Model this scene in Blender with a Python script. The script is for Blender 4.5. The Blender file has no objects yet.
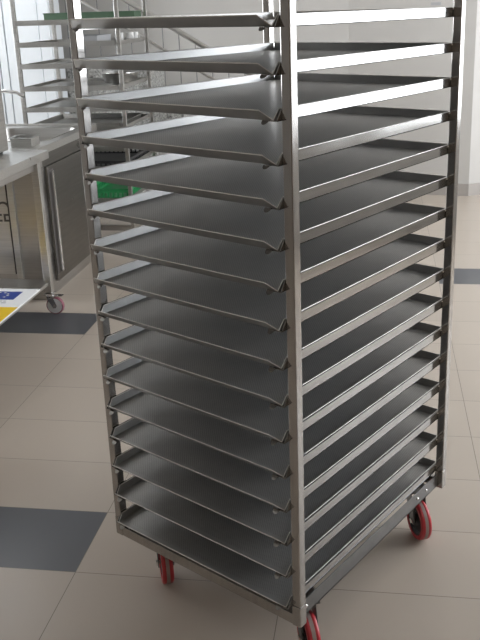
import bpy, bmesh, math, random
from mathutils import Vector, Matrix
random.seed(4)
S = bpy.context.scene
C = S.collection
PI = math.pi
R = math.radians

# ------------------------------------------------------------------ materials
def nm(name):
    m = bpy.data.materials.new(name); m.use_nodes = True
    nt = m.node_tree; b = nt.nodes['Principled BSDF']
    return m, nt, b
def steel(name, col=(.56,.55,.53), rough=.3, scale=(6,6,160), streak=.12, bump=.03, metal=1.0):
    m, nt, b = nm(name)
    N, L = nt.nodes, nt.links
    tc = N.new('ShaderNodeTexCoord'); mp = N.new('ShaderNodeMapping'); mp.inputs['Scale'].default_value = scale
    nz = N.new('ShaderNodeTexNoise'); nz.inputs['Scale'].default_value = 1.0; nz.inputs['Detail'].default_value = 4
    L.new(tc.outputs['Object'], mp.inputs['Vector']); L.new(mp.outputs['Vector'], nz.inputs['Vector'])
    n2 = N.new('ShaderNodeTexNoise'); n2.inputs['Scale'].default_value = 9; n2.inputs['Detail'].default_value = 5
    L.new(tc.outputs['Object'], n2.inputs['Vector'])
    mr = N.new('ShaderNodeMapRange'); mr.inputs['To Min'].default_value = rough - streak*.5; mr.inputs['To Max'].default_value = rough + streak*.5
    mr.inputs['From Min'].default_value = .3; mr.inputs['From Max'].default_value = .7
    L.new(n2.outputs['Fac'], mr.inputs['Value']); L.new(mr.outputs['Result'], b.inputs['Roughness'])
    cr = N.new('ShaderNodeMapRange'); cr.inputs['To Min'].default_value = .9; cr.inputs['To Max'].default_value = 1.06
    cr.inputs['From Min'].default_value = .3; cr.inputs['From Max'].default_value = .7
    L.new(nz.outputs['Fac'], cr.inputs['Value'])
    mx = N.new('ShaderNodeVectorMath'); mx.operation = 'SCALE'; mx.inputs[0].default_value = col
    L.new(cr.outputs['Result'], mx.inputs['Scale']); L.new(mx.outputs['Vector'], b.inputs['Base Color'])
    bp = N.new('ShaderNodeBump'); bp.inputs['Strength'].default_value = bump; bp.inputs['Distance'].default_value = .002
    L.new(nz.outputs['Fac'], bp.inputs['Height']); L.new(bp.outputs['Normal'], b.inputs['Normal'])
    b.inputs['Metallic'].default_value = metal
    return m
def plain(name, col, rough=.5, metal=0, noise=.06, nscale=12):
    m, nt, b = nm(name)
    N, L = nt.nodes, nt.links
    tc = N.new('ShaderNodeTexCoord'); nz = N.new('ShaderNodeTexNoise'); nz.inputs['Scale'].default_value = nscale; nz.inputs['Detail'].default_value = 3
    L.new(tc.outputs['Object'], nz.inputs['Vector'])
    mr = N.new('ShaderNodeMapRange'); mr.inputs['To Min'].default_value = 1-noise; mr.inputs['To Max'].default_value = 1+noise
    L.new(nz.outputs['Fac'], mr.inputs['Value'])
    mx = N.new('ShaderNodeVectorMath'); mx.operation = 'SCALE'; mx.inputs[0].default_value = col
    L.new(mr.outputs['Result'], mx.inputs['Scale']); L.new(mx.outputs['Vector'], b.inputs['Base Color'])
    b.inputs['Roughness'].default_value = rough; b.inputs['Metallic'].default_value = metal
    return m

M = {}
M['post'] = steel('brushed_steel_tube', (.45,.43,.41), .12, (90,90,3), .04, .004, .85)
M['rail'] = steel('brushed_steel_angle', (.37,.36,.345), .12, (120,4,120), .04, .004, .9)
M['edge'] = steel('worn_bright_steel_edge', (.80,.78,.75), .45, (60,60,60), .1, 0, .45)
M['weld'] = steel('weld_steel', (.8,.78,.74), .25, (60,60,60), .1, .1)
M['bench'] = steel('bench_steel', (.62,.61,.59), .33, (5,140,140), .12, .02)
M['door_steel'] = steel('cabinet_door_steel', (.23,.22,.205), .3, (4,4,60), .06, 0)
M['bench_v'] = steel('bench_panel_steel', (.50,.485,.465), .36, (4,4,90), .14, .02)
M['chrome'] = steel('polished_chrome', (.75,.75,.75), .1, (8,8,8), .04, 0)
M['shelf_steel'] = steel('shelf_steel', (.50,.49,.47), .36, (140,5,140), .12, .02)
M['bracket'] = steel('zinc_plated_bracket', (.22,.22,.22), .38, (30,30,30), .12, .02)
M['white_plastic'] = plain('white_door_laminate', (.84,.87,.90), .4, 0, .02)
M['wall'] = plain('painted_wall', (.55,.53,.505), .8, 0, .02, 3)
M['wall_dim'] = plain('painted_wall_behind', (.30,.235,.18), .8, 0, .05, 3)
M['ceiling'] = plain('ceiling_paint', (.7,.68,.65), .85, 0, .02)
M['base'] = plain('skirting_tile', (.40,.37,.345), .35, 0, .06)
M['red'] = plain('red_polyurethane', (.50,.04,.05), .35, 0, .08, 40)
M['wheel_core'] = plain('grey_wheel_core', (.36,.27,.25), .45, 0, .08, 40)
M['wheel_white'] = plain('white_nylon', (.75,.74,.74), .4, 0, .03)
M['tyre_grey'] = plain('maroon_tyre', (.28,.10,.13), .5, 0, .05)
M['black'] = plain('black_plastic', (.035,.034,.035), .45, 0, .2, 30)
M['green'] = plain('green_plastic', (.03,.30,.10), .4, 0, .15, 20)
M['dgreen'] = plain('dark_green_plastic', (.055,.105,.06), .5, 0, .15, 20)
M['card'] = plain('white_card', (.82,.82,.82), .45, 0, .01)
M['blue'] = plain('blue_print', (.03,.06,.28), .45, 0, .04)
M['yellow'] = plain('yellow_print', (.80,.52,.02), .45, 0, .03)
M['greyprint'] = plain('grey_print', (.42,.43,.46), .5, 0, .02)
M['redprint'] = plain('dark_red_print', (.35,.05,.02), .5, 0, .02)
M['starprint'] = plain('pale_print', (.75,.76,.62), .5, 0, .02)
M['dark'] = plain('dark_print_and_shade', (.10,.09,.085), .5, .2, .1)
M['ceramic'] = plain('white_ceramic', (.8,.79,.77), .25, 0, .02)
M['grey_plastic'] = plain('grey_plastic', (.45,.45,.46), .45, 0, .04)
M['frame_paint'] = plain('window_frame_paint', (.75,.75,.74), .4, 0, .02)

def granite():
    m, nt, b = nm('speckled_granite'); N, L = nt.nodes, nt.links
    tc = N.new('ShaderNodeTexCoord')
    nz = N.new('ShaderNodeTexNoise'); nz.inputs['Scale'].default_value = 55; nz.inputs['Detail'].default_value = 5; nz.inputs['Roughness'].default_value = .75
    L.new(tc.outputs['Object'], nz.inputs['Vector'])
    cr = N.new('ShaderNodeValToRGB'); cr.color_ramp.elements[0].position = .36; cr.color_ramp.elements[0].color = (.13,.125,.115,1)
    cr.color_ramp.elements[1].position = .66; cr.color_ramp.elements[1].color = (.62,.61,.58,1)
    L.new(nz.outputs['Fac'], cr.inputs['Fac']); L.new(cr.outputs['Color'], b.inputs['Base Color']); b.inputs['Roughness'].default_value = .5
    return m
M['granite'] = granite()

def tray_mat():
    m, nt, b = nm('perforated_tray_steel'); N, L = nt.nodes, nt.links
    tc = N.new('ShaderNodeTexCoord'); sp = N.new('ShaderNodeSeparateXYZ'); L.new(tc.outputs['Object'], sp.inputs[0])
    def math_(op, a, bb=None):
        n = N.new('ShaderNodeMath'); n.operation = op
        for i, v in enumerate((a, bb)):
            if v is None: continue
            if isinstance(v, (int, float)): n.inputs[i].default_value = v
            else: L.new(v, n.inputs[i])
        return n.outputs[0]
    pitch = .0072
    sx = math_('SINE', math_('MULTIPLY', sp.outputs[0], 2*PI/pitch)); sy = math_('SINE', math_('MULTIPLY', sp.outputs[1], 2*PI/pitch))
    pr = math_('MULTIPLY', sx, sy)                      # staggered dot lattice
    hole = math_('GREATER_THAN', pr, .42)
    # only on the flat floor of the tray
    geo = N.new('ShaderNodeNewGeometry'); sg = N.new('ShaderNodeSeparateXYZ')
    ax = math_('ABSOLUTE', math_('ADD', sp.outputs[0], .3283)); ay = math_('ABSOLUTE', math_('ADD', sp.outputs[1], -.373))
    inn = math_('MULTIPLY', math_('LESS_THAN', ax, .278), math_('LESS_THAN', ay, .372))
    hole = math_('MULTIPLY', hole, inn)
    nz = N.new('ShaderNodeTexNoise'); nz.inputs['Scale'].default_value = 7; nz.inputs['Detail'].default_value = 6; nz.inputs['Roughness'].default_value = .65
    L.new(tc.outputs['Object'], nz.inputs['Vector'])
    cr = N.new('ShaderNodeValToRGB'); cr.color_ramp.elements[0].position = .3; cr.color_ramp.elements[0].color = (.35,.347,.342,1)
    cr.color_ramp.elements[1].position = .7; cr.color_ramp.elements[1].color = (.47,.467,.46,1)
    L.new(nz.outputs['Fac'], cr.inputs['Fac'])
    mx = N.new('ShaderNodeMix'); mx.data_type = 'RGBA'; L.new(hole, mx.inputs[0]); L.new(cr.outputs['Color'], mx.inputs[6]); mx.inputs[7].default_value = (.24,.24,.24,1)
    L.new(mx.outputs[2], b.inputs['Base Color'])
    mr = N.new('ShaderNodeMapRange'); mr.inputs['From Min'].default_value = .3; mr.inputs['From Max'].default_value = .7; mr.inputs['To Min'].default_value = .30; mr.inputs['To Max'].default_value = .42
    L.new(nz.outputs['Fac'], mr.inputs['Value']); L.new(mr.outputs['Result'], b.inputs['Roughness'])
    bp = N.new('ShaderNodeBump'); bp.inputs['Strength'].default_value = .15; bp.inputs['Distance'].default_value = .0006; bp.invert = True
    L.new(hole, bp.inputs['Height']); L.new(bp.outputs['Normal'], b.inputs['Normal'])
    b.inputs['Metallic'].default_value = .6
    return m
M['tray'] = tray_mat()

def floor_mat():
    m, nt, b = nm('porcelain_floor_tiles'); N, L = nt.nodes, nt.links
    tc = N.new('ShaderNodeTexCoord'); sp = N.new('ShaderNodeSeparateXYZ'); L.new(tc.outputs['Object'], sp.inputs[0])
    def math_(op, a, bb=None, c=None):
        n = N.new('ShaderNodeMath'); n.operation = op
        for i, v in enumerate((a, bb, c)):
            if v is None: continue
            if isinstance(v, (int, float)): n.inputs[i].default_value = v
            else: L.new(v, n.inputs[i])
        return n.outputs[0]
    u = math_('DIVIDE', math_('ADD', sp.outputs[0], .717), .629)
    v = math_('DIVIDE', math_('ADD', sp.outputs[1], -.355), .3095)
    iu = math_('FLOOR', u); iv = math_('FLOOR', v)
    fu = math_('FRACT', u); fv = math_('FRACT', v)
    du = math_('MULTIPLY', math_('MINIMUM', fu, math_('SUBTRACT', 1.0, fu)), .629)
    dv = math_('MULTIPLY', math_('MINIMUM', fv, math_('SUBTRACT', 1.0, fv)), .3095)
    grout = math_('LESS_THAN', math_('MINIMUM', du, dv), .0011)
    def cell(a, c): return math_('MULTIPLY', math_('COMPARE', iu, float(a), .1), math_('COMPARE', iv, float(c), .1))
    dark = math_('ADD', math_('ADD', cell(-1, 0), cell(-2, 6)), cell(2, 9))
    dark = math_('ADD', dark, cell(3, -3)); dark = math_('MINIMUM', dark, 1.0)
    cmb = N.new('ShaderNodeCombineXYZ'); L.new(iu, cmb.inputs[0]); L.new(iv, cmb.inputs[1])
    wn = N.new('ShaderNodeTexWhiteNoise'); wn.noise_dimensions = '2D'; L.new(cmb.outputs[0], wn.inputs['Vector'])
    nz = N.new('ShaderNodeTexNoise'); nz.inputs['Scale'].default_value = 3; nz.inputs['Detail'].default_value = 4; nz.inputs['Roughness'].default_value = .6
    L.new(tc.outputs['Object'], nz.inputs['Vector'])
    br = math_('ADD', math_('MULTIPLY', wn.outputs['Value'], .05), math_('MULTIPLY', nz.outputs['Fac'], .05))
    br = math_('ADD', br, .94)
    def scaled(col):
        x = N.new('ShaderNodeVectorMath'); x.operation = 'SCALE'; x.inputs[0].default_value = col; L.new(br, x.inputs['Scale']); return x.outputs[0]
    mx = N.new('ShaderNodeMix'); mx.data_type = 'RGBA'; L.new(dark, mx.inputs[0]); L.new(scaled((.45,.388,.33)), mx.inputs[6]); L.new(scaled((.085,.088,.098)), mx.inputs[7])
    m2 = N.new('ShaderNodeMix'); m2.data_type = 'RGBA'; L.new(grout, m2.inputs[0]); L.new(mx.outputs[2], m2.inputs[6]); m2.inputs[7].default_value = (.17,.145,.12,1)
    L.new(m2.outputs[2], b.inputs['Base Color'])
    L.new(math_('ADD', math_('MULTIPLY', nz.outputs['Fac'], .05), .27), b.inputs['Roughness'])
    b.inputs['IOR'].default_value = 1.45
    bp = N.new('ShaderNodeBump'); bp.inputs['Strength'].default_value = .3; bp.inputs['Distance'].default_value = .001; bp.invert = True
    L.new(grout, bp.inputs['Height']); L.new(bp.outputs['Normal'], b.inputs['Normal'])
    return m
M['floor'] = floor_mat()

# ------------------------------------------------------------------ mesh helpers
class MB:
    def __init__(s): s.bm = bmesh.new()
    def quad_prism(s, bot, top):
        a = [s.bm.verts.new(v) for v in bot]; b = [s.bm.verts.new(v) for v in top]; n = len(a)
        s.bm.faces.new(a[::-1]); s.bm.faces.new(b)
        for i in range(n): s.bm.faces.new((a[i], a[(i+1)%n], b[(i+1)%n], b[i]))
        return s
    def box(s, x0,x1,y0,y1,z0,z1):
        return s.quad_prism([(x0,y0,z0),(x1,y0,z0),(x1,y1,z0),(x0,y1,z0)], [(x0,y0,z1),(x1,y0,z1),(x1,y1,z1),(x0,y1,z1)])
    def tube(s, p0, p1, r, n=12, r1=None):
        p0 = Vector(p0); p1 = Vector(p1); d = (p1-p0).normalized()
        a = d.orthogonal().normalized(); b = d.cross(a); r1 = r if r1 is None else r1
        bot = [p0 + r*(a*math.cos(t)+b*math.sin(t)) for t in [2*PI*i/n for i in range(n)]]
        top = [p1 + r1*(a*math.cos(t)+b*math.sin(t)) for t in [2*PI*i/n for i in range(n)]]
        return s.quad_prism(bot, top)
    def path(s, pts, r, n=10):
        pts = [Vector(p) for p in pts]; rings = []
        a = (pts[1]-pts[0]).orthogonal().normalized()
        for i, p in enumerate(pts):
            d = (pts[min(i+1,len(pts)-1)] - pts[max(i-1,0)]).normalized()
            a = (a - d*a.dot(d)).normalized(); b = d.cross(a)
            rings.append([s.bm.verts.new(p + r*(a*math.cos(2*PI*k/n)+b*math.sin(2*PI*k/n))) for k in range(n)])
        for q, w in zip(rings, rings[1:]):
            for k in range(n): s.bm.faces.new((q[k], q[(k+1)%n], w[(k+1)%n], w[k]))
        s.bm.faces.new(rings[0][::-1]); s.bm.faces.new(rings[-1]); return s
    def lathe(s, prof, org=(0,0,0), axis='z', n=32, close=False):
        org = Vector(org); rings = []
        for (r, h) in prof:
            ring = []
            for k in range(n):
                c, q = math.cos(2*PI*k/n)*r, math.sin(2*PI*k/n)*r
                v = (c,q,h) if axis == 'z' else ((h,c,q) if axis == 'x' else (q,h,c))
                ring.append(s.bm.verts.new(org+Vector(v)))
            rings.append(ring)
        m = len(rings)
        for i in range(m if close else m-1):
            q, w = rings[i], rings[(i+1)%m]
            for k in range(n): s.bm.faces.new((q[k], q[(k+1)%n], w[(k+1)%n], w[k]))
        if not close:
            s.bm.faces.new(rings[0][::-1]); s.bm.faces.new(rings[-1])
        return s
    def strip(s, sections, closed_profile=True):
        """sections: equal-length lists of points, joined in order into a solid bar"""
        rr = [[s.bm.verts.new(p) for p in sec] for sec in sections]; n = len(rr[0])
        for q, w in zip(rr, rr[1:]):
            for k in range(n): s.bm.faces.new((q[k], q[(k+1)%n], w[(k+1)%n], w[k]))
        s.bm.faces.new(rr[0][::-1]); s.bm.faces.new(rr[-1]); return s
    def build(s, name, mat, parent=None, bevel=0, smooth=False, seg=2):
        bm = s.bm; bmesh.ops.recalc_face_normals(bm, faces=bm.faces)
        me = bpy.data.meshes.new(name); bm.to_mesh(me); bm.free()
        me.materials.append(M[mat] if isinstance(mat, str) else mat)
        o = bpy.data.objects.new(name, me); C.objects.link(o)
        if parent: o.parent = parent
        if smooth:
            for p in me.polygons: p.use_smooth = True
            me.set_sharp_from_angle(angle=R(40))
        if bevel:
            b = o.modifiers.new('bevel', 'BEVEL'); b.width = bevel; b.segments = seg; b.limit_method = 'ANGLE'; b.angle_limit = R(40)
        return o
def tag(o, label=None, cat=None, group=None, kind=None):
    if label: o['label'] = label
    if cat: o['category'] = cat
    if group: o['group'] = group
    if kind: o['kind'] = kind
    return o
def empty(name, loc=(0,0,0), rz=0):
    o = bpy.data.objects.new(name, None); C.objects.link(o); o.location = loc; o.rotation_euler = (0,0,rz); o.empty_display_size = .1
    return o
def kids(o): return [c for c in bpy.data.objects if c.parent == o]
def copy_tree(o, parent=None):
    c = o.copy(); C.objects.link(c); c.parent = parent
    for ch in kids(o): copy_tree(ch, c)
    return c
RZ = R(30.4)                                   # the building runs 30 degrees off the rack
def en(e, n, z=0):
    n += -.131 if n < 3.6 else (-.202 if n < 5 else -.270)
    return Vector((e*math.cos(RZ)-n*math.sin(RZ), e*math.sin(RZ)+n*math.cos(RZ), z))
def room(o):                                 # mesh written in room coordinates (e, n, z)
    o.rotation_euler = (0,0,RZ); return o
def enw(e, n, z=0):
    return Vector((e*math.cos(RZ)-n*math.sin(RZ), e*math.sin(RZ)+n*math.cos(RZ), z))
def rthing(name, e, n, z=0): return empty(name, en(e, n, z), RZ)

# ------------------------------------------------------------------ rack
W, D, s = .6566, .7752, .0241
ZT, P, H = 1.5945, .09, .165
NL = 16
TOP = ZT + 3.4*P
rack = tag(empty('tray_rack', (-W/2, D/2, 0)), 'tall brushed steel rolling bakery rack on red wheeled casters holding a full stack of trays', 'rack')
ox, oy = -W/2, D/2
def rk(mb): return mb
def rbuild(mb, name, mat, parent=None, **k):
    bmesh.ops.translate(mb.bm, verts=mb.bm.verts, vec=(-ox, -oy, 0)) if parent is None else None
    return mb.build(name, mat, parent or rack, **k)
for (x0, y0) in ((-s,0), (-W,0), (-s,D-s), (-W,D-s)):
    rbuild(MB().box(x0, x0+s, y0, y0+s, H+.057, TOP), 'post', 'post', bevel=.0022)
# base frame: four members and corner blocks
t = .0007
for (x0, y0) in ((-s,0), (-W,0), (-s,D-s), (-W,D-s)):
    rbuild(MB().box(x0-t, x0+s+t, y0-t, y0+s+t, H, H+.0575), 'corner_block', 'post', bevel=.0018)
for y0 in (.001, D-s+.001):
    rbuild(MB().box(-W+s, -s, y0, y0+s-.002, H, H+.030), 'base_member', 'post', bevel=.0018)
for sx in (0, 1):
    b = MB()
    xa = -.016 if sx == 0 else -W+.016; sg = -1 if sx == 0 else 1
    x0, x1 = sorted((xa, xa+sg*.003)); b.box(x0, x1, s, D-s, H+.004, H+.048)
    x0, x1 = sorted((xa, xa+sg*.02)); b.box(x0, x1, s, D-s, H+.004, H+.007)
    sd = rbuild(b, 'side_plate', 'bracket')
    for y in (.045, .62, .675):
        for_b = MB(); bx = xa - sg*.0005
        for_b.lathe([(.0045,0),(.0045,.0015),(.003,.003)] if sg < 0 else [(.003,-.003),(.0045,-.0015),(.0045,0)], (bx, y, H+.028), 'x', 10)
        bmesh.ops.translate(for_b.bm, verts=for_b.bm.verts, vec=(-ox, -oy, 0))
        for_b.build('bolt', 'weld', sd, smooth=True)
b = MB()
for (xa, xb, ya, yb) in ((-W+s,-s,0,s), (-W+s,-s,D-s,D), (-s,0,s,D-s), (-W,-W+s,s,D-s)):
    b.box(xa, xb, ya, yb, TOP-s, TOP)
rbuild(b, 'top_frame', 'post', bevel=.0015)
# rails
def rail_mesh(side, z):
    b = MB(); zf = z-.0225
    xo = -s-.0001 if side == 0 else -W+s+.0001; g = -1 if side == 0 else 1
    t = .0018
    def yz(x0, x1, prof):                       # extrude a y-z profile between x0 and x1
        x0, x1 = sorted((x0, x1))
        b.quad_prism([(x0,y,zz) for y,zz in prof], [(x1,y,zz) for y,zz in prof])
    yz(xo, xo+g*t, [(-.0145,zf-.0018),(.001,z-.002),(D-.001,z-.002),(D-.001,zf-.0035),(-.0145,zf-.0035)])
    x0, x1 = sorted((xo, xo+g*.026)); b.box(x0, x1, -.016, D-.001, zf-.0035, zf-.0018)
    # rounded stop tongue bent down at the open end
    cx = xo+g*.027
    pr = []
    for k in range(9):
        a = PI*k/8; pr.append((cx + .0085*math.cos(a), zf-.003 - .0065*math.sin(a)))
    b.quad_prism([(x,-.0185-(zf-.003-zz)*1.3,zz) for x,zz in pr], [(x,-.0165-(zf-.003-zz)*1.3,zz+.0006) for x,zz in pr])
    x0, x1 = sorted((xo+g*.018, xo+g*.0355)); b.box(x0, x1, -.0185, -.014, zf-.0035, zf-.0018)
    return b
weld0 = MB().lathe([(.0002,-.003),(.0018,-.0024),(.0030,-.0006),(.0030,.0006),(.0018,.0024),(.0002,.003)], (0,0,0), 'z', 10).build('weld_bead', 'weld', smooth=True)
zs = [ZT + P*k for k in (2, 1)] + [ZT - P*k for k in range(NL)]
for z in zs:
    for side in (0, 1):
        r_ = rbuild(rail_mesh(side, z), 'rail', 'rail')
        xo = -s+.0005 if side == 0 else -W+s-.0005
        for y in (D-s-.0005, s+.0005):
            wbd = weld0.copy(); C.objects.link(wbd); wbd.parent = r_
            wbd.location = (xo-ox, y-oy, z-.005)
bpy.data.objects.remove(weld0)
# casters
def caster_at(x, y, ang, rwheel=.0625, brake=False):
    root = empty('tmp'); bpy.data.objects.remove(root)
    c = MB()
    top = H-.0006
    # plate, kingpin dome
    ca, sa = math.cos(ang), math.sin(ang)
    c.box(-.042, .042, -.030, .030, top-.004, top)
    c.lathe([(.026,top-.016),(.028,top-.010),(.026,top-.004)], (0,0,0), 'z', 24)
    # fork: two cheeks, trailing
    tr = .036; wz = rwheel
    for sg in (-1, 1):
        y0, y1 = sorted((sg*.0205, sg*.0235))
        pr = [(-.022,top-.014),(.024,top-.014),(tr+.016,wz+.006),(tr+.011,wz-.011),(tr-.008,wz-.011),(-.012,top-.045)]
        c.quad_prism([(px_,y0,pz) for px_,pz in pr], [(px_,y1,pz) for px_,pz in pr])
    c.box(-.022, .022, -.0235, .0235, top-.017, top-.0135)
    return c, tr, wz
caster_specs = [(-.579, .106, R(-38)), (-.066, .108, R(-38)), (-.079, .724, R(-37)), (-.600, .700, R(-60))]
for (x, y, ang) in caster_specs:
    c, tr, wz = caster_at(x, y, ang)
    fk = c.build('caster', 'bracket', rack, bevel=.0008)
    fk.location = (x-ox, y-oy, 0); fk.rotation_euler = (0,0,ang)
    w = MB(); rw = wz
    # tread with two red shoulders and a pale centre groove
    w.lathe([(rw-.014,-.0165),(rw-.004,-.0165),(rw-.0008,-.013),(rw,-.009),(rw-.0007,-.0045),(rw-.0012,-.004),(rw-.0012,.004),(rw-.0007,.0045),(rw,.009),(rw-.0008,.013),(rw-.004,.0165),(rw-.014,.0165)], (tr,0,wz), 'y', 40, True)
    wh = w.build('wheel_tread', 'red', fk, smooth=True)
    w = MB(); w.lathe([(rw-.0022,-.0052),(rw+.0002,-.005),(rw+.0002,.005),(rw-.0022,.0052)], (tr,0,wz), 'y', 40, True)
    w.build('tread_stripe', 'wheel_core', fk, smooth=True)
    w = MB(); w.lathe([(.010,-.015),(.020,-.0145),(.024,-.008),(rw-.024,-.006),(rw-.018,-.0135),(rw-.0135,-.0135),(rw-.0135,.0135),(rw-.018,.0135),(rw-.024,.006),(.024,.008),(.020,.0145),(.010,.015)], (tr,0,wz), 'y', 32, True)
    w.build('wheel_hub', 'black', fk, smooth=True)
    w = MB(); w.tube((tr,-.027,wz), (tr,.027,wz), .0055, 12)
    for sg in (-1, 1):
        w.tube((tr,sg*.0237,wz), (tr,sg*.0285,wz), .0085, 6)
    w.build('axle_bolt', 'weld', fk)

# ------------------------------------------------------------------ trays
def tray_mesh():
    b = MB(); t = .0012
    xr, xl, y0, y1 = -.0320, -W+.0320, -.0140, .765
    h = .0220
    def sheet(q, nrm):                              # a thin plate from 4 points
        nrm = Vector(nrm).normalized()*t
        b.quad_prism([Vector(v) for v in q], [Vector(v)+nrm for v in q])
    sheet([(xl,y0,0),(xr,y0,0),(xr,y1,0),(xl,y1,0)], (0,0,1))
    # front rim flares out with mitred open corners
    sheet([(xl,y0,0),(xr,y0,0),(xr-.020,y0-.0215,h),(xl+.020,y0-.0215,h)], (0,1,.9))
    sheet([(xr,y1,0),(xl,y1,0),(xl,y1+.003,h),(xr,y1+.003,h)], (0,-1,.9))
    # side rims stand a little outward
    xo = .0032
    sheet([(xr,y0,0),(xr,y1,0),(xr+xo,y1-.001,h),(xr+xo,y0+.016,h)], (-1,0,.5))
    sheet([(xl,y1,0),(xl,y0,0),(xl-xo,y0+.016,h),(xl-xo,y1-.001,h)], (1,0,.5))
    # rolled wire in the rim tops
    e = MB()
    e.tube((xr+xo-.0008,y0+.016,h), (xr+xo-.0008,y1-.001,h), .0012, 8)
    e.tube((xl-xo+.0008,y0+.016,h), (xl-xo+.0008,y1-.001,h), .0012, 8)
    e.tube((xr-.020,y0-.021,h), (xl+.020,y0-.021,h), .0012, 8)
    e.tube((xr,y1+.0025,h), (xl,y1+.0025,h), .0012, 8)
    # raw sheet edges at the open front corners
    e.tube((xr-.020,y0-.021,h), (xr,y0,.0008), .0010, 6); e.tube((xl+.020,y0-.021,h), (xl,y0,.0008), .0010, 6)
    e.tube((xr,y0,.0008), (xr+xo-.0008,y0+.016,h), .0010, 6); e.tube((xl,y0,.0008), (xl-xo+.0008,y0+.016,h), .0010, 6)
    # weld the edge runs into one continuous piece by short corner links at the back
    e.tube((xr,y1+.0025,h), (xr+xo-.0008,y1-.001,h), .0010, 6); e.tube((xl,y1+.0025,h), (xl-xo+.0008,y1-.001,h), .0010, 6)
    return b, e
words = ['topmost visible', 'second', 'third', 'fourth', 'fifth', 'sixth', 'seventh', 'eighth', 'ninth', 'tenth', 'eleventh', 'twelfth', 'thirteenth', 'fourteenth', 'fifteenth']
tb_, te_ = tray_mesh(); tray0 = tb_.build('baking_tray', 'tray'); te_.build('rolled_edge', 'edge', tray0)
for k in range(NL):
    o = tray0 if k == 0 else copy_tree(tray0)
    o.location = (random.uniform(-.0008,.0008), random.uniform(-.003,.003) if k else 0, ZT-P*k-.0225-.0016)
    if k == 0: lb = 'perforated steel baking tray with bright rim, topmost one in the rolling rack'
    elif k == NL-1: lb = 'perforated steel baking tray, lowest one in the rolling rack just above its base frame'
    else: lb = 'perforated steel baking tray, %s from the top of the rolling rack' % words[k]
    tag(o, lb, 'baking tray', 'baking trays in the rolling rack')

# ------------------------------------------------------------------ room shell
E0, E1, N0, N1, ZC = -4.6, 3.6, -4.6, 5.72, 3.1
def struct(name, mb, mat, parent=None, **k):
    o = mb.build(name, mat, parent, **k)
    if parent is None: room(o)
    if parent is None: tag(o, kind='structure')
    return o
struct('floor', MB().box(E0-.2, E1+.2, N0-.2, N1+.2, -.1, 0), 'floor')
struct('ceiling', MB().box(E0-.2, E1+.2, N0-.2, N1+.2, ZC, ZC+.1), 'ceiling')
struct('wall_back', MB().box(E0-.2, E1+.2, N1, N1+.2, 0, ZC), 'wall')
struct('wall_front', MB().box(E0-.2, E1+.2, N0-.2, N0, 0, ZC), 'wall_dim')
lcuts = [(1.6,3.2)]  # unseen left window, added for more light on the back of the room
b = MB(); prev = N0
for a, c in lcuts:
    b.box(E0-.2, E0, prev, a, 0, ZC); b.box(E0-.2, E0, a, c, 0, .95); b.box(E0-.2, E0, a, c, 2.75, ZC); prev = c
b.box(E0-.2, E0, prev, N1, 0, ZC)
struct('wall_left', b, 'wall')
# right wall with tall windows
b = MB(); SILL, HEAD = .92, 2.75
wins = [(.6,1.45,.72), (1.65,3.0,.76), (3.2,4.4,SILL), (4.6,5.6,SILL)]  # the farthest window is unseen, added to brighten the far floor
cuts = sorted(wins); prev = N0
for a, c, sl in cuts:
    b.box(E1, E1+.2, prev, a, 0, ZC); b.box(E1, E1+.2, a, c, 0, sl); b.box(E1, E1+.2, a, c, HEAD, ZC); prev = c
b.box(E1, E1+.2, prev, N1, 0, ZC)
struct('wall_right', b, 'wall')
glass, nt, gb = nm('window_glass')
gb.inputs['Transmission Weight'].default_value = 1; gb.inputs['Roughness'].default_value = 0; gb.inputs['IOR'].default_value = 1.0
gb.inputs['Base Color'].default_value = (.97,.98,.98,1)
for i, (a, c, sl) in enumerate(cuts):
    f = MB(); w = .05
    f.box(E1+.08, E1+.13, a, c, sl, sl+w); f.box(E1+.08, E1+.13, a, c, HEAD-w, HEAD)
    f.box(E1+.08, E1+.13, a, a+w, sl+w, HEAD-w); f.box(E1+.08, E1+.13, c-w, c, sl+w, HEAD-w)
    struct('window_%d' % (i+1), f, 'frame_paint')
for i, (a, c) in enumerate(lcuts):
    f = MB(); w = .05
    f.box(E0-.13, E0-.08, a, c, .95, 1.0); f.box(E0-.13, E0-.08, a, c, 2.70, 2.75)
    f.box(E0-.13, E0-.08, a, a+w, 1.0, 2.70); f.box(E0-.13, E0-.08, c-w, c, 1.0, 2.70)
    struct('window_%d' % (i+6), f, 'frame_paint')  # frame of the added left window
# pillar with splayed faces at the right
pc = (.945, 5.56)
b = MB()
pts = [(-.10, 5.72), pc, (1.24, 5.72)]
b.quad_prism([(x,y,0) for x,y in pts], [(x,y,ZC) for x,y in pts])
struct('trim_1', b, 'wall')
b = MB(); k = .012; hb = .105
b.quad_prism([(-.10-k*5,5.719,0),(pc[0],pc[1]-k,0),(1.24+k,5.719,0),(1.24,5.72,0),(pc[0],pc[1],0),(-.10,5.72,0)], [(-.10-k*5,5.719,hb),(pc[0],pc[1]-k,hb),(1.24+k,5.719,hb),(1.24,5.72,hb),(pc[0],pc[1],hb),(-.10,5.72,hb)])
struct('baseboard_pillar', b, 'base')
b = MB(); b.box(-2.35, -.17, 5.708, 5.72, 0, .105); b.box(1.22, E1, 5.708, 5.72, 0, .105)
struct('baseboard_back', b, 'base')
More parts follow.
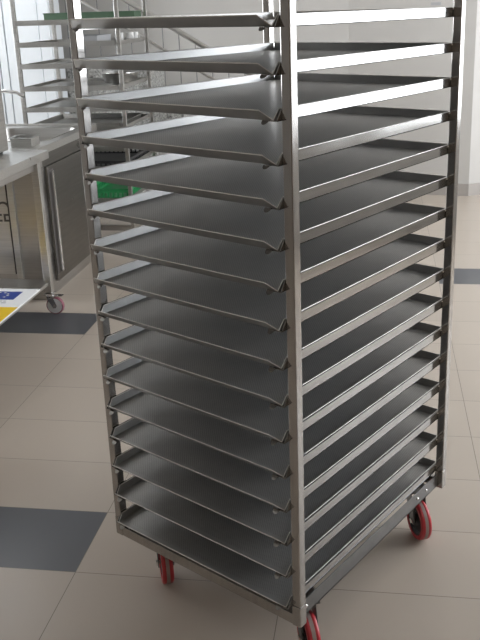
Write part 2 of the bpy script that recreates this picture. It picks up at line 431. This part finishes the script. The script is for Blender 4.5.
# white partition with a door at the left
b = MB(); b.box(E0, -2.53, 4.959, 5.139, 0, ZC)
struct('wall_partition', b, 'white_plastic')
b = MB(); b.box(-2.53, -2.44, 4.909, 5.159, 0, 2.3); b.box(-3.42, -2.53, 4.909, 4.954, 2.2, 2.3); b.box(-2.96, -2.905, 4.919, 4.954, 0, 2.2)
struct('trim_2', b, 'white_plastic', bevel=.004)
b = MB(); b.box(-2.895, -2.835, 4.924, 4.954, .02, 2.18); b.box(-2.825, -2.54, 4.924, 4.954, .02, 2.18)
struct('door_1', b, 'white_plastic', bevel=.003)

# small grey plate on the back wall
b = MB(); b.box(-.042, .042, -.006, 0, -.012, .012)
o = b.build('wall_plate', 'grey_plastic', bevel=.002); o.location = enw(.62, 5.6115, 1.600); o.rotation_euler = (0,0,RZ+math.atan2(5.56-5.72, 1.045))
tag(o, 'small grey plate fixed on the back wall above the rolling rack', 'wall plate')

# ------------------------------------------------------------------ stairs behind
st = tag(rthing('stair_landing', -2.1, 5.6), 'speckled granite stair landing with steps descending right along the back wall', 'stairs')
def tobase(mb, e, n, z=0): bmesh.ops.translate(mb.bm, verts=mb.bm.verts, vec=(-e,-n,-z)); return mb
tobase(MB().box(-2.44, -1.74, 5.45, 5.985, 0, 1.21), -2.1, 5.6).build('landing_block', 'granite', st)
for k in range(5):
    tobase(MB().box(-1.739+.28*k, -1.46+.28*k, 5.45, 5.985, 0, .88-.17*k), -2.1, 5.6).build('step', 'granite', st)
rl = tag(rthing('stair_railing', -1.6, 5.36), 'steel stair railing with slanting handrail and thin balusters behind the racks', 'railing')
def slope(e, z0=1.28, e0=-1.24): return z0 - .62*(e-e0) if e > -1.9 else z0 - .62*(-1.9-e0) - .62*(e+1.9)
def topz(e): return 1.33 - .60*(e+1.24)
def lowz(e): return 1.14 - .60*(e+1.29)
tobase(MB().tube((-2.40,5.36,topz(-2.40)), (-.35,5.36,topz(-.35)), .021, 14), -1.6, 5.36).build('handrail', 'bench', rl, smooth=True)
tobase(MB().tube((-2.40,5.36,lowz(-2.40)), (-.35,5.36,lowz(-.35)), .013, 12), -1.6, 5.36).build('lower_rail', 'bench', rl, smooth=True)
ee = -2.36
while ee < -.4:
    zb = 1.21 if ee < -1.74 else max(.0, .88-.17*int((ee+1.739)/.28))
    nn = 5.36
    b = MB()
    b.tube((ee,5.36,max(zb-.12,.0)), (ee,5.36,topz(ee)-.015), .004, 8)
    if zb > .12: b.tube((ee,5.36,zb-.12), (ee,5.4495,zb-.12), .0055, 8)
    tobase(b, -1.6, 5.36).build('baluster', 'bracket', rl, smooth=True)
    ee += .132

# ------------------------------------------------------------------ second rack in the background
rE0, rE1, rN0, rN1 = -2.30, -1.555, 4.10, 4.82
be, bn_ = (rE0+rE1)/2, (rN0+rN1)/2
sr = tag(rthing('shelf_rack', be, bn_), 'wide steel shelf trolley with slim posts behind the sink unit, loaded with crates and pans', 'shelf rack')
q = .026
for (e_, n_) in ((rE0,rN0), (rE1-q,rN0), (rE0,rN1-q), (rE1-q,rN1-q)):
    tobase(MB().box(e_, e_+q, n_, n_+q, .10, 1.98), be, bn_).build('post', 'bench', sr, bevel=.002)
shz = [1.557,1.415,1.272,1.122,.979,.847,.705,.565,.339]
for z in shz:
    b = MB(); e0, e1, n0, n1 = rE0+q+.001, rE1-q-.001, rN0-.012, rN1-.03
    b.box(e0, e1, n0, n1, z-.012, z-.010)
    b.box(e0, e1, n0, n0+.002, z-.020, z+.014); b.box(e0, e1, n1, n1+.002, z-.012, z+.010)
    b.box(e0-.0005, e0+.0015, n0, n1, z-.018, z+.010); b.box(e1-.0015, e1+.0005, n0, n1, z-.018, z+.010)
    tobase(b, be, bn_).build('shelf', 'shelf_steel', sr)
b = MB(); b.box(rE0+q, rE1-q, rN0, rN0+q, .11, .15); b.box(rE0+q, rE1-q, rN1-q, rN1, .11, .15); b.box(rE0, rE0+q, rN0+q, rN1-q, .11, .15); b.box(rE1-q, rE1, rN0+q, rN1-q, .11, .15)
tobase(b, be, bn_).build('base_frame', 'bench_v', sr, bevel=.002)
for (e_, n_) in ((rE0+.04,rN0+.05), (rE1-.04,rN0+.05), (rE0+.04,rN1-.05), (rE1-.04,rN1-.05)):
    b = MB(); b.box(e_-.025, e_+.025, n_-.025, n_+.025, .096, .11); b.box(e_-.022, e_-.018, n_-.015, n_+.03, .04, .10); b.box(e_+.018, e_+.022, n_-.015, n_+.03, .04, .10)
    cs = tobase(b, be, bn_).build('caster', 'bracket', sr)
    b = MB(); b.lathe([(.02,-.014),(.045,-.014),(.048,-.008),(.048,.008),(.045,.014),(.02,.014)], (e_, n_+.015, .048), 'x', 24)
    tobase(b, be, bn_).build('wheel', 'wheel_white', cs, smooth=True)
# things on it
def crate(name, e0, e1, n0, n1, z, h, mat, label, cat, group=None, solid=False):
    ce, cn = (e0+e1)/2, (n0+n1)/2
    t = rthing(name, ce, cn, z); tag(t, label, cat, group)
    w, d = (e1-e0)/2, (n1-n0)/2; th = .008
    b = MB()
    b.box(-w,w,-d,d,0,.006)
    for zz0, zz1 in (((0,h*.28),(h*.72,h)) if not solid else ((0,h),)):
        b.box(-w,w,-d,-d+th,zz0,zz1); b.box(-w,w,d-th,d,zz0,zz1); b.box(-w,-w+th,-d+th,d-th,zz0,zz1); b.box(w-th,w,-d+th,d-th,zz0,zz1)
    nb = int(2*w/.035)
    for i in range(0 if solid else nb+1):
        x = -w+th/2+(2*w-th)*i/nb
        for y in (-d+th/2, d-th/2): b.box(x-.006,x+.006,y-th/2,y+th/2,h*.28,h*.72)
    nb = int(2*d/.035)
    for i in range(0 if solid else nb+1):
        y = -d+th/2+(2*d-th)*i/nb
        for x in (-w+th/2, w-th/2): b.box(x-th/2,x+th/2,y-.006,y+.006,h*.28,h*.72)
    b.build('crate_body', mat, t)
    b = MB()
    b.box(-w-.004,w+.004,-d-.004,-d+th,h,h+.007); b.box(-w-.004,w+.004,d-th,d+.004,h,h+.007); b.box(-w-.004,-w+th,-d+th,d-th,h,h+.007); b.box(w-th,w+.004,-d+th,d-th,h,h+.007)
    b.build('rim', mat, t)
    return t
eI0, eI1 = rE0+q+.006, rE1-q-.006
crate('plastic_crate', eI0, eI1, 4.59, 4.77, 1.557-.009, .060, 'dgreen', 'long dark green plastic crate on the top visible shelf of the shelf trolley', 'crate', solid=True)
crate('plastic_crate', eI0+.004, -1.93, 4.12, 4.75, .339-.009, .075, 'green', 'green slatted plastic crate on the left of a low shelf of the shelf trolley', 'crate', 'green crates low in the shelf trolley')
crate('plastic_crate', -1.915, eI1-.004, 4.12, 4.75, .339-.009, .075, 'green', 'green slatted plastic crate on the right of a low shelf of the shelf trolley', 'crate', 'green crates low in the shelf trolley')
crate('plastic_crate', eI0+.004, eI1-.004, 4.12, 4.75, .565-.009, .05, 'black', 'black slatted plastic crate on the shelf just above the green crates', 'crate')
# black tray
def pan(name, e, n, z, w, d, h, mat, label, cat, flare=.012, group=None):
    t = rthing(name, e, n, z); tag(t, label, cat, group)
    b = MB(); th = .003
    bot = [(-w,-d),(w,-d),(w,d),(-w,d)]; 
    def ring(k, zz, inset): return [((x/abs(x))*(abs(x)+k-inset), (y/abs(y))*(abs(y)+k-inset), zz) for x, y in bot]
    secs = [ring(0,0,0), ring(flare,h,0), ring(flare,h,th), ring(0,th,th)]
    vs = [[b.bm.verts.new(p) for p in sc] for sc in secs]
    b.bm.faces.new(vs[0][::-1]); b.bm.faces.new(vs[3])
    for a, c in zip(vs, vs[1:]):
        for i in range(4): b.bm.faces.new((a[i], a[(i+1)%4], c[(i+1)%4], c[i]))
    b.build('pan_body', mat, t, bevel=.003)
    b = MB(); k = flare
    b.box(-w-k-.008,w+k+.008,-d-k-.008,-d-k,h-.002,h+.001); b.box(-w-k-.008,w+k+.008,d+k,d+k+.008,h-.002,h+.001)
    b.box(-w-k-.008,-w-k,-d-k,d+k,h-.002,h+.001); b.box(w+k,w+k+.008,-d-k,d+k,h-.002,h+.001)
    b.build('rim', mat, t)
    return t
pan('oven_pan', -1.93, 4.42, .847-.0095, .305, .27, .036, 'shelf_steel', 'wide steel oven pan on the middle shelf of the shelf trolley', 'pan')
pan('oven_pan', -1.93, 4.42, .705-.0095, .305, .27, .030, 'shelf_steel', 'steel oven pan on the shelf under the black pan in the shelf trolley', 'pan')
pan('storage_box', -1.84, 4.35, 1.415-.0095, .09, .15, .055, 'grey_plastic', 'grey open box beside the cups on the shelf under the long green crate', 'box', .006)
# round grey pan
t = rthing('round_pan', -1.735, 4.62, 1.122-.0095); tag(t, 'round grey metal pan on the shelf trolley beneath the cups', 'pan')
MB().lathe([(.115,0),(.138,.070),(.140,.072),(.140,.075),(.135,.075),(.112,.004)], (0,0,0), 'z', 40).build('pan_body', 'bench', t, smooth=True)
MB().lathe([(.139,.071),(.144,.071),(.144,.076),(.139,.076)], (0,0,0), 'z', 40, True).build('rim', 'chrome', t, smooth=True)
# cups
def cup():
    t = empty('cup')
    MB().lathe([(.022,0),(.027,.004),(.030,.060),(.0305,.061),(.028,.061),(.0245,.006)], (0,0,0), 'z', 24).build('cup_body', 'ceramic', t, smooth=True)
    MB().path([(.027,0,.036),(.038,0,.034),(.042,0,.024),(.037,0,.014),(.0265,0,.012)], .003, 8).build('handle', 'ceramic', t, smooth=True)
    return t
cp = cup()
cl = ['white cup nearest the grey box on the shelf trolley', 'white cup standing between two others on the shelf trolley', 'white cup nearest the right post of the shelf trolley']
for i, (e_, n_) in enumerate(((-1.70,4.56), (-1.640,4.62), (-1.638,4.73))):
    o = cp if i == 0 else copy_tree(cp)
    o.location = en(e_, n_, 1.415-.0095); o.rotation_euler = (0,0,RZ+R(-70+30*i)); tag(o, cl[i], 'cup', 'white cups on the shelf trolley')

# ------------------------------------------------------------------ work table with sign
te0, te1, tn0, tn1, tz = -2.38, -1.62, 1.05, 2.785, .90
wt = tag(rthing('work_table', -2.0, 1.9), 'steel work table on casters at the left edge with a lower shelf', 'table')
def wb(mb): return tobase(mb, -2.0, 1.9)
b = MB(); b.box(te0, te1, tn0, tn1, tz-.004, tz); b.box(te1-.002, te1, tn0, tn1, tz-.045, tz-.003); b.box(te0, te0+.002, tn0, tn1, tz-.045, tz-.003)
b.box(te0, te1, tn0, tn0+.002, tz-.045, tz-.003); b.box(te0, te1, tn1-.002, tn1, tz-.045, tz-.003)
wb(b).build('worktop', 'bench', wt, bevel=.0015)
b = MB(); b.box(te1-.062, te1-.022, tn0+.05, tn1-.05, tz-.085, tz-.045); b.box(te0+.02, te0+.06, tn0+.05, tn1-.05, tz-.085, tz-.045)
wb(b).build('apron', 'bench_v', wt)
lp = [(te1-.040,2.62), (te0+.02,2.62), (te1-.055,1.15), (te0+.02,1.15)]
for (e_, n_) in lp:
    lg = wb(MB().box(e_, e_+.04, n_, n_+.04, .125, tz-.02 if n_ < 3 else tz)).build('leg', 'bench', wt, bevel=.002)
    b = MB(); ce, cn = e_+.02, n_+.02
    b.box(ce-.028, ce+.028, cn-.028, cn+.028, .118, .1245); b.lathe([(.017,.104),(.022,.108),(.022,.118)], (ce,cn,0), 'z', 20)
    for sg in (-1, 1):
        n0_, n1_ = sorted((cn+sg*.016, cn+sg*.0185))
        pr = [(ce-.018,.108),(ce+.018,.108),(ce+.040,.052),(ce+.032,.038),(ce+.018,.038),(ce-.010,.085)]
        b.quad_prism([(x,n0_,z) for x,z in pr], [(x,n1_,z) for x,z in pr])
    b.box(ce-.018, ce+.030, cn-.0185, cn+.0185, .100, .109); b.box(ce+.02, ce+.075, cn-.016, cn+.016, .106, .111)
    cs = wb(b).build('caster', 'chrome', wt)
    wb(MB().lathe([(.030,-.0125),(.046,-.0125),(.050,-.008),(.050,.008),(.046,.0125),(.030,.0125)], (ce+.025, cn, .0502), 'y', 32, True)).build('tyre', 'tyre_grey', cs, smooth=True)
    wb(MB().lathe([(.008,-.013),(.036,-.0125),(.043,-.013),(.043,.013),(.036,.0125),(.008,.013)], (ce+.025, cn, .0502), 'y', 32)).build('wheel_disc', 'wheel_white', cs, smooth=True)
    wb(MB().tube((ce+.025,cn-.024,.0502), (ce+.025,cn+.024,.0502), .007, 6)).build('axle_bolt', 'weld', cs)
b = MB(); b.box(te0+.01, te1-.012, tn0+.04, 2.665, .190, .194); b.box(te1-.014, te1-.012, tn0+.04, 2.665, .176, .190); b.box(te0+.01, te1-.012, 2.663, 2.665, .176, .190)
wb(b).build('lower_shelf', 'bench', wt)
# printed card on the lower shelf
sg_ = tag(rthing('sign_board', -1.95, 2.16, .1945), 'white sign board with blue starred flag and yellow band on the work table lower shelf', 'sign')
def sb(mb): return tobase(mb, -1.95, 2.16, .1945)
z0 = .1945; c0, c1, m0, m1 = -2.30, -1.620, 1.72, 2.475
sb(MB().box(c0, c1, m0, m1, z0, z0+.008)).build('board', 'card', sg_, bevel=.001)
zp = z0+.0082
sb(MB().box(c0+.05, c1-.075, 2.30, 2.425, zp-.0001, zp+.0003)).build('flag_panel', 'blue', sg_)
b = MB()
for k in range(12):
    a = 2*PI*k/12; cx, cy = -1.815+.062*math.cos(a), 2.362+.048*math.sin(a)
    for j in range(5):
        a1 = PI/2+2*PI*j/5; p1 = (cx+.010*math.cos(a1), cy+.010*math.sin(a1)); 
        l = (cx+.0045*math.cos(a1-.63), cy+.0045*math.sin(a1-.63)); r = (cx+.0045*math.cos(a1+.63), cy+.0045*math.sin(a1+.63))
        b.quad_prism([(cx,cy,zp+.0003),(l[0],l[1],zp+.0003),(p1[0],p1[1],zp+.0003),(r[0],r[1],zp+.0003)], [(cx,cy,zp+.0006),(l[0],l[1],zp+.0006),(p1[0],p1[1],zp+.0006),(r[0],r[1],zp+.0006)])
sb(b).build('stars', 'starprint', sg_)
b = MB()
for (y, xs) in ((2.272, 26), (2.246, 30)):
    x = c0+.03
    while x < c1-.10:
        wd = random.uniform(.010,.026); b.box(x, x+wd, y, y+.011, zp-.0001, zp+.0003); x += wd+.006
sb(b).build('small_print', 'greyprint', sg_)
sb(MB().box(c0+.002, c1-.002, m0+.05, 2.19, zp-.0001, zp+.0003)).build('yellow_band', 'yellow', sg_)
b = MB(); x = c0+.02
while x < -1.84:
    wd = random.uniform(.012,.028); b.box(x, x+wd, 1.93, 1.955, zp+.0003, zp+.0006); x += wd+.008
sb(b).build('dark_lettering', 'redprint', sg_)
# tall appliance on the table
ap = tag(rthing('countertop_appliance', -2.08, 2.55, tz), 'tall grey steel upright housing standing on the work table at the left edge', 'appliance')
b = MB(); b.box(-2.30, -1.815, 2.42, 2.72, tz+.012, tz+.62)
tobase(b, -2.08, 2.55, tz).build('housing', 'bench_v', ap, bevel=.006)
b = MB()
for (x, y) in ((-2.27,2.45),(-1.85,2.45),(-2.27,2.69),(-1.85,2.69)): b.tube((x,y,tz), (x,y,tz+.013), .012, 12)
tobase(b, -2.08, 2.55, tz).build('feet', 'black', ap)

# ------------------------------------------------------------------ sink unit
su = tag(rthing('sink_unit', -2.05, 3.35), 'stainless sink unit with long vertical door handle behind the work table', 'sink')
def kb(mb): return tobase(mb, -2.05, 3.35)
se0, se1, sn0, sn1 = -2.42, -1.69, 2.80, 3.80
bx0, bx1, bn0, bn1 = -2.26, -1.765, 3.10, 3.65
b = MB(); z0, z1 = .86, .90
b.box(se0, se1, sn0, bn0, z0, z1); b.box(se0, se1, bn1, sn1, z0, z1); b.box(se0, bx0, bn0, bn1, z0, z1); b.box(bx1, se1, bn0, bn1, z0, z1)
b.box(se1-.004, se1, sn0, sn1, z1, z1+.004); b.box(se0, se1, sn1-.02, sn1, z1, z1+.012)
kb(b).build('countertop', 'bench', su, bevel=.002)
b = MB()
def rr(x0,x1,y0,y1,r,z,n=6):
    out = []
    for (cx,cy,a0) in ((x1-r,y1-r,0),(x0+r,y1-r,PI/2),(x0+r,y0+r,PI),(x1-r,y0+r,1.5*PI)):
        for k in range(n+1): a = a0+PI/2*k/n; out.append((cx+r*math.cos(a), cy+r*math.sin(a), z))
    return out
secs = [rr(bx0-.012,bx1+.012,bn0-.012,bn1+.012,.05,z1+.0025), rr(bx0,bx1,bn0,bn1,.06,z1+.002), rr(bx0+.012,bx1-.012,bn0+.012,bn1-.012,.09,z1-.15), rr(bx0+.06,bx1-.06,bn0+.06,bn1-.06,.10,z1-.19)]
vs = [[b.bm.verts.new(p) for p in sc] for sc in secs]
for a, c in zip(vs, vs[1:]):
    for i in range(len(a)): b.bm.faces.new((a[i], a[(i+1)%len(a)], c[(i+1)%len(a)], c[i]))
b.bm.faces.new(vs[-1])
bo = kb(b).build('basin', 'bench_v', su, smooth=True)
sm = bo.modifiers.new('thick', 'SOLIDIFY'); sm.thickness = .002; sm.offset = -1
b = MB()
b.box(se0+.03, se1-.04, sn0+.03, sn0+.034, .06, .86); b.box(se0+.03, se1-.04, sn1-.034, sn1-.03, .06, .86)
b.box(se1-.045, se1-.04, sn0+.034, sn1-.034, .06, .86); b.box(se0+.03, se0+.034, sn0+.034, sn1-.034, .06, .86)
b.box(se0+.034, se1-.045, sn0+.034, sn1-.034, .06, .066)
kb(b).build('body', 'bench_v', su)
kb(MB().box(-2.40, -1.915, sn0+.022, sn0+.0295, .17, .84)).build('side_panel', 'bench', su, bevel=.002)
kb(MB().box(-1.900, -1.865, sn0+.008, sn0+.0295, .04, .845)).build('corner_trim', 'bench', su, bevel=.003)
kb(MB().box(-1.913, -1.910, sn0+.018, sn0+.0295, .17, .84)).build('seam', 'dark', su)
for x in (-2.36, -1.885):
    for y in (sn0+.02, sn1-.10):
        kb(MB().box(x-.02, x+.02, y-.02, y+.02, 0, .0395 if y < 3 else .059)).build('foot', 'black', su)
y0_, y1_ = sn0+.0195, sn0+.0225
zl, zh = .485, .53
for (xc, kind) in ((-2.030,'C'), (-1.975,'C'), (-1.922,'D')):
    w2 = .021; th = .011; b = MB()
    if kind == 'C':
        pr = [(-w2,zl),(w2,zl),(w2,zl+th),(-w2+th,zl+th),(-w2+th,zh-th),(w2,zh-th),(w2,zh),(-w2,zh)]
        b.quad_prism([(xc+x,y0_,z) for x,z in pr], [(xc+x,y1_,z) for x,z in pr])
    else:
        o_ = [(-w2,zl),(w2-.006,zl),(w2,zl+.008),(w2,zh-.008),(w2-.006,zh),(-w2,zh)]
        i_ = [(-w2+th,zl+th),(w2-th-.002,zl+th),(w2-th,zl+th+.003),(w2-th,zh-th-.003),(w2-th-.002,zh-th),(-w2+th,zh-th)]
        f0 = [b.bm.verts.new((xc+x,y0_,z)) for x,z in o_]; f1 = [b.bm.verts.new((xc+x,y0_,z)) for x,z in i_]
        g0 = [b.bm.verts.new((xc+x,y1_,z)) for x,z in o_]; g1 = [b.bm.verts.new((xc+x,y1_,z)) for x,z in i_]
        for i in range(6):
            j = (i+1)%6
            b.bm.faces.new((f0[i],f0[j],f1[j],f1[i])); b.bm.faces.new((g0[i],g0[j],g1[j],g1[i])); b.bm.faces.new((f0[i],f0[j],g0[j],g0[i])); b.bm.faces.new((f1[i],f1[j],g1[j],g1[i]))
    kb(b).build('logo_letter', 'dark', su)
b = MB()
oa = [(-1.94+.040*math.cos(PI*k/12), .562+.040*math.sin(PI*k/12)) for k in range(13)]
ia = [(-1.94+.027*math.cos(PI*k/12), .562+.028*math.sin(PI*k/12)) for k in range(13)]
b.strip([[(oa[k][0],y0_,oa[k][1]),(ia[k][0],y0_,ia[k][1]),(ia[k][0],y1_,ia[k][1]),(oa[k][0],y1_,oa[k][1])] for k in range(13)])
kb(b).build('logo_mark', 'dark', su)
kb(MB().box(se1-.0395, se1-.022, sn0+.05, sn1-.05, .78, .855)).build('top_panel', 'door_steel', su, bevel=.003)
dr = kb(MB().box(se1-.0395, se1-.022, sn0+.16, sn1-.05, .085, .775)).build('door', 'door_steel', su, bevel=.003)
b = MB(); hx = se1-.005
b.box(hx-.006, hx+.006, 2.985, 3.005, .14, .745); b.box(hx-.018, hx, 2.985, 3.005, .14, .155); b.box(hx-.018, hx, 2.985, 3.005, .73, .745)
kb(b).build('handle', 'chrome', dr, bevel=.002)
kb(MB().box(se1-.0215, se1-.0205, 2.955, 3.045, .13, .755)).build('handle_recess_shade', 'dark', dr)  # flat dark sheet on the door face, recess shade put in by colour
b = MB(); b.box(se0+.05, se1-.06, sn0+.06, sn1-.06, .0, .06)
kb(b).build('plinth', 'bench_v', su)
# faucet
fa = tag(rthing('faucet', -2.30, 3.0, .90), 'slim chrome swan neck tap arching over the sink beside the steel housing', 'tap')
b = MB(); pts = [(-2.30,3.0,.9305),(-2.30,3.0,1.12)]
for k in range(1, 11):
    a = PI - PI*.62*k/10; pts.append((-2.30+.2+.2*math.cos(a), 3.0, 1.12+.075*math.sin(a)))
pts = pts + [(-1.99,3.0,1.195),(-1.93,3.0,1.200),(-1.86,3.0,1.190),(-1.82,3.0,1.165)]
tobase(MB().path([Vector(p) for p in pts], .0095, 12), -2.30, 3.0, .90).build('spout', 'chrome', fa, smooth=True)
tobase(MB().lathe([(.028,.0015),(.028,.008),(.020,.03),(.018,.07)], (-2.30,3.0,.90), 'z', 24), -2.30, 3.0, .90).build('base', 'chrome', fa, smooth=True)
tobase(MB().path([(-2.30,3.0,.96),(-2.23,3.0,.985),(-2.19,3.0,.985)], .006, 10), -2.30, 3.0, .90).build('lever', 'chrome', fa, smooth=True)
# steel container standing at the near corner of the sink top
ct = tag(rthing('steel_container', -1.815, 2.94, .9005), 'small square steel container standing on the sink unit before the basin', 'container')
b = MB(); w, d, h = .06, .06, .05
b.box(-w,w,-d,d,0,.003); b.box(-w,w,-d,-d+.002,.003,h); b.box(-w,w,d-.002,d,.003,h); b.box(-w,-w+.002,-d+.002,d-.002,.003,h); b.box(w-.002,w,-d+.002,d-.002,.003,h)
b.build('container_body', 'bench', ct)
b = MB(); k = .008
b.box(-w-k,w+k,-d-k,-d,h-.001,h+.002); b.box(-w-k,w+k,d,d+k,h-.001,h+.002); b.box(-w-k,-w,-d,d,h-.001,h+.002); b.box(w,w+k,-d,d,h-.001,h+.002)
b.build('rim', 'chrome', ct)

# ------------------------------------------------------------------ light
wd = bpy.data.worlds.new('World'); S.world = wd; wd.use_nodes = True
bg = wd.node_tree.nodes['Background']; bg.inputs['Color'].default_value = (.90,.95,1.0,1); bg.inputs['Strength'].default_value = 3.6
for i, (a, c, sl) in enumerate(cuts):
    l = bpy.data.lights.new('daylight_portal', 'AREA'); l.shape = 'RECTANGLE'; l.size = HEAD-sl; l.size_y = c-a
    l.cycles.is_portal = True
    o = bpy.data.objects.new('daylight_portal', l); C.objects.link(o); o.location = enw(E1+.15, (a+c)/2, (sl+HEAD)/2)
    o.rotation_euler = (0, R(90), RZ)
for a, c in lcuts:
    l = bpy.data.lights.new('daylight_portal', 'AREA'); l.shape = 'RECTANGLE'; l.size = 1.8; l.size_y = c-a
    l.cycles.is_portal = True
    o = bpy.data.objects.new('daylight_portal', l); C.objects.link(o); o.location = enw(E0-.15, (a+c)/2, 1.85)
    o.rotation_euler = (0, R(-90), RZ)
# unseen ceiling lamps, added as fill light
def lamp(e, n, power, col, nm_):
    t = tag(rthing('added_fill_lamp', e, n, ZC-.06), nm_, 'added fill lamp')
    MB().box(-.62,.62,-.16,.16,.03,.0595).build('housing', 'frame_paint', t)
    em, nt_, bb = nm('fill_lamp_diffuser'); bb.inputs['Emission Color'].default_value = (*col,1); bb.inputs['Emission Strength'].default_value = power
    MB().box(-.6,.6,-.14,.14,.018,.03).build('diffuser', em, t)
lamp(-.5, -2.2, 2, (1,.86,.70), 'long unseen fill lamp added under the ceiling over the near part of the room')
lamp(-3.3, 4.0, 6, (.93,.97,1.0), 'long unseen fill lamp added under the ceiling over the sink unit and shelf trolley')

# ------------------------------------------------------------------ camera
cam = bpy.data.cameras.new('camera'); co = bpy.data.objects.new('camera', cam); C.objects.link(co); S.camera = co
rgt, up, fw = Vector((.78647812,.61695523,-.02860775)), Vector((-.16477609,.25424209,.95300042)), Vector((-.59523189,.7448001,-.30161532))
m = Matrix((( rgt.x, up.x, -fw.x, .97841), (rgt.y, up.y, -fw.y, -1.32502), (rgt.z, up.z, -fw.z, 1.60433), (0,0,0,1)))
co.matrix_world = m
cam.sensor_fit = 'VERTICAL'; cam.sensor_height = 24; cam.lens = 824.260/640*24; cam.shift_x = -24.085/640; cam.shift_y = -50.843/640; cam.clip_start = .05
vs_ = S.view_settings; vs_.view_transform = 'Standard'; vs_.look = 'None'; vs_.gamma = 1; vs_.use_curve_mapping = False; vs_.exposure = 1.65
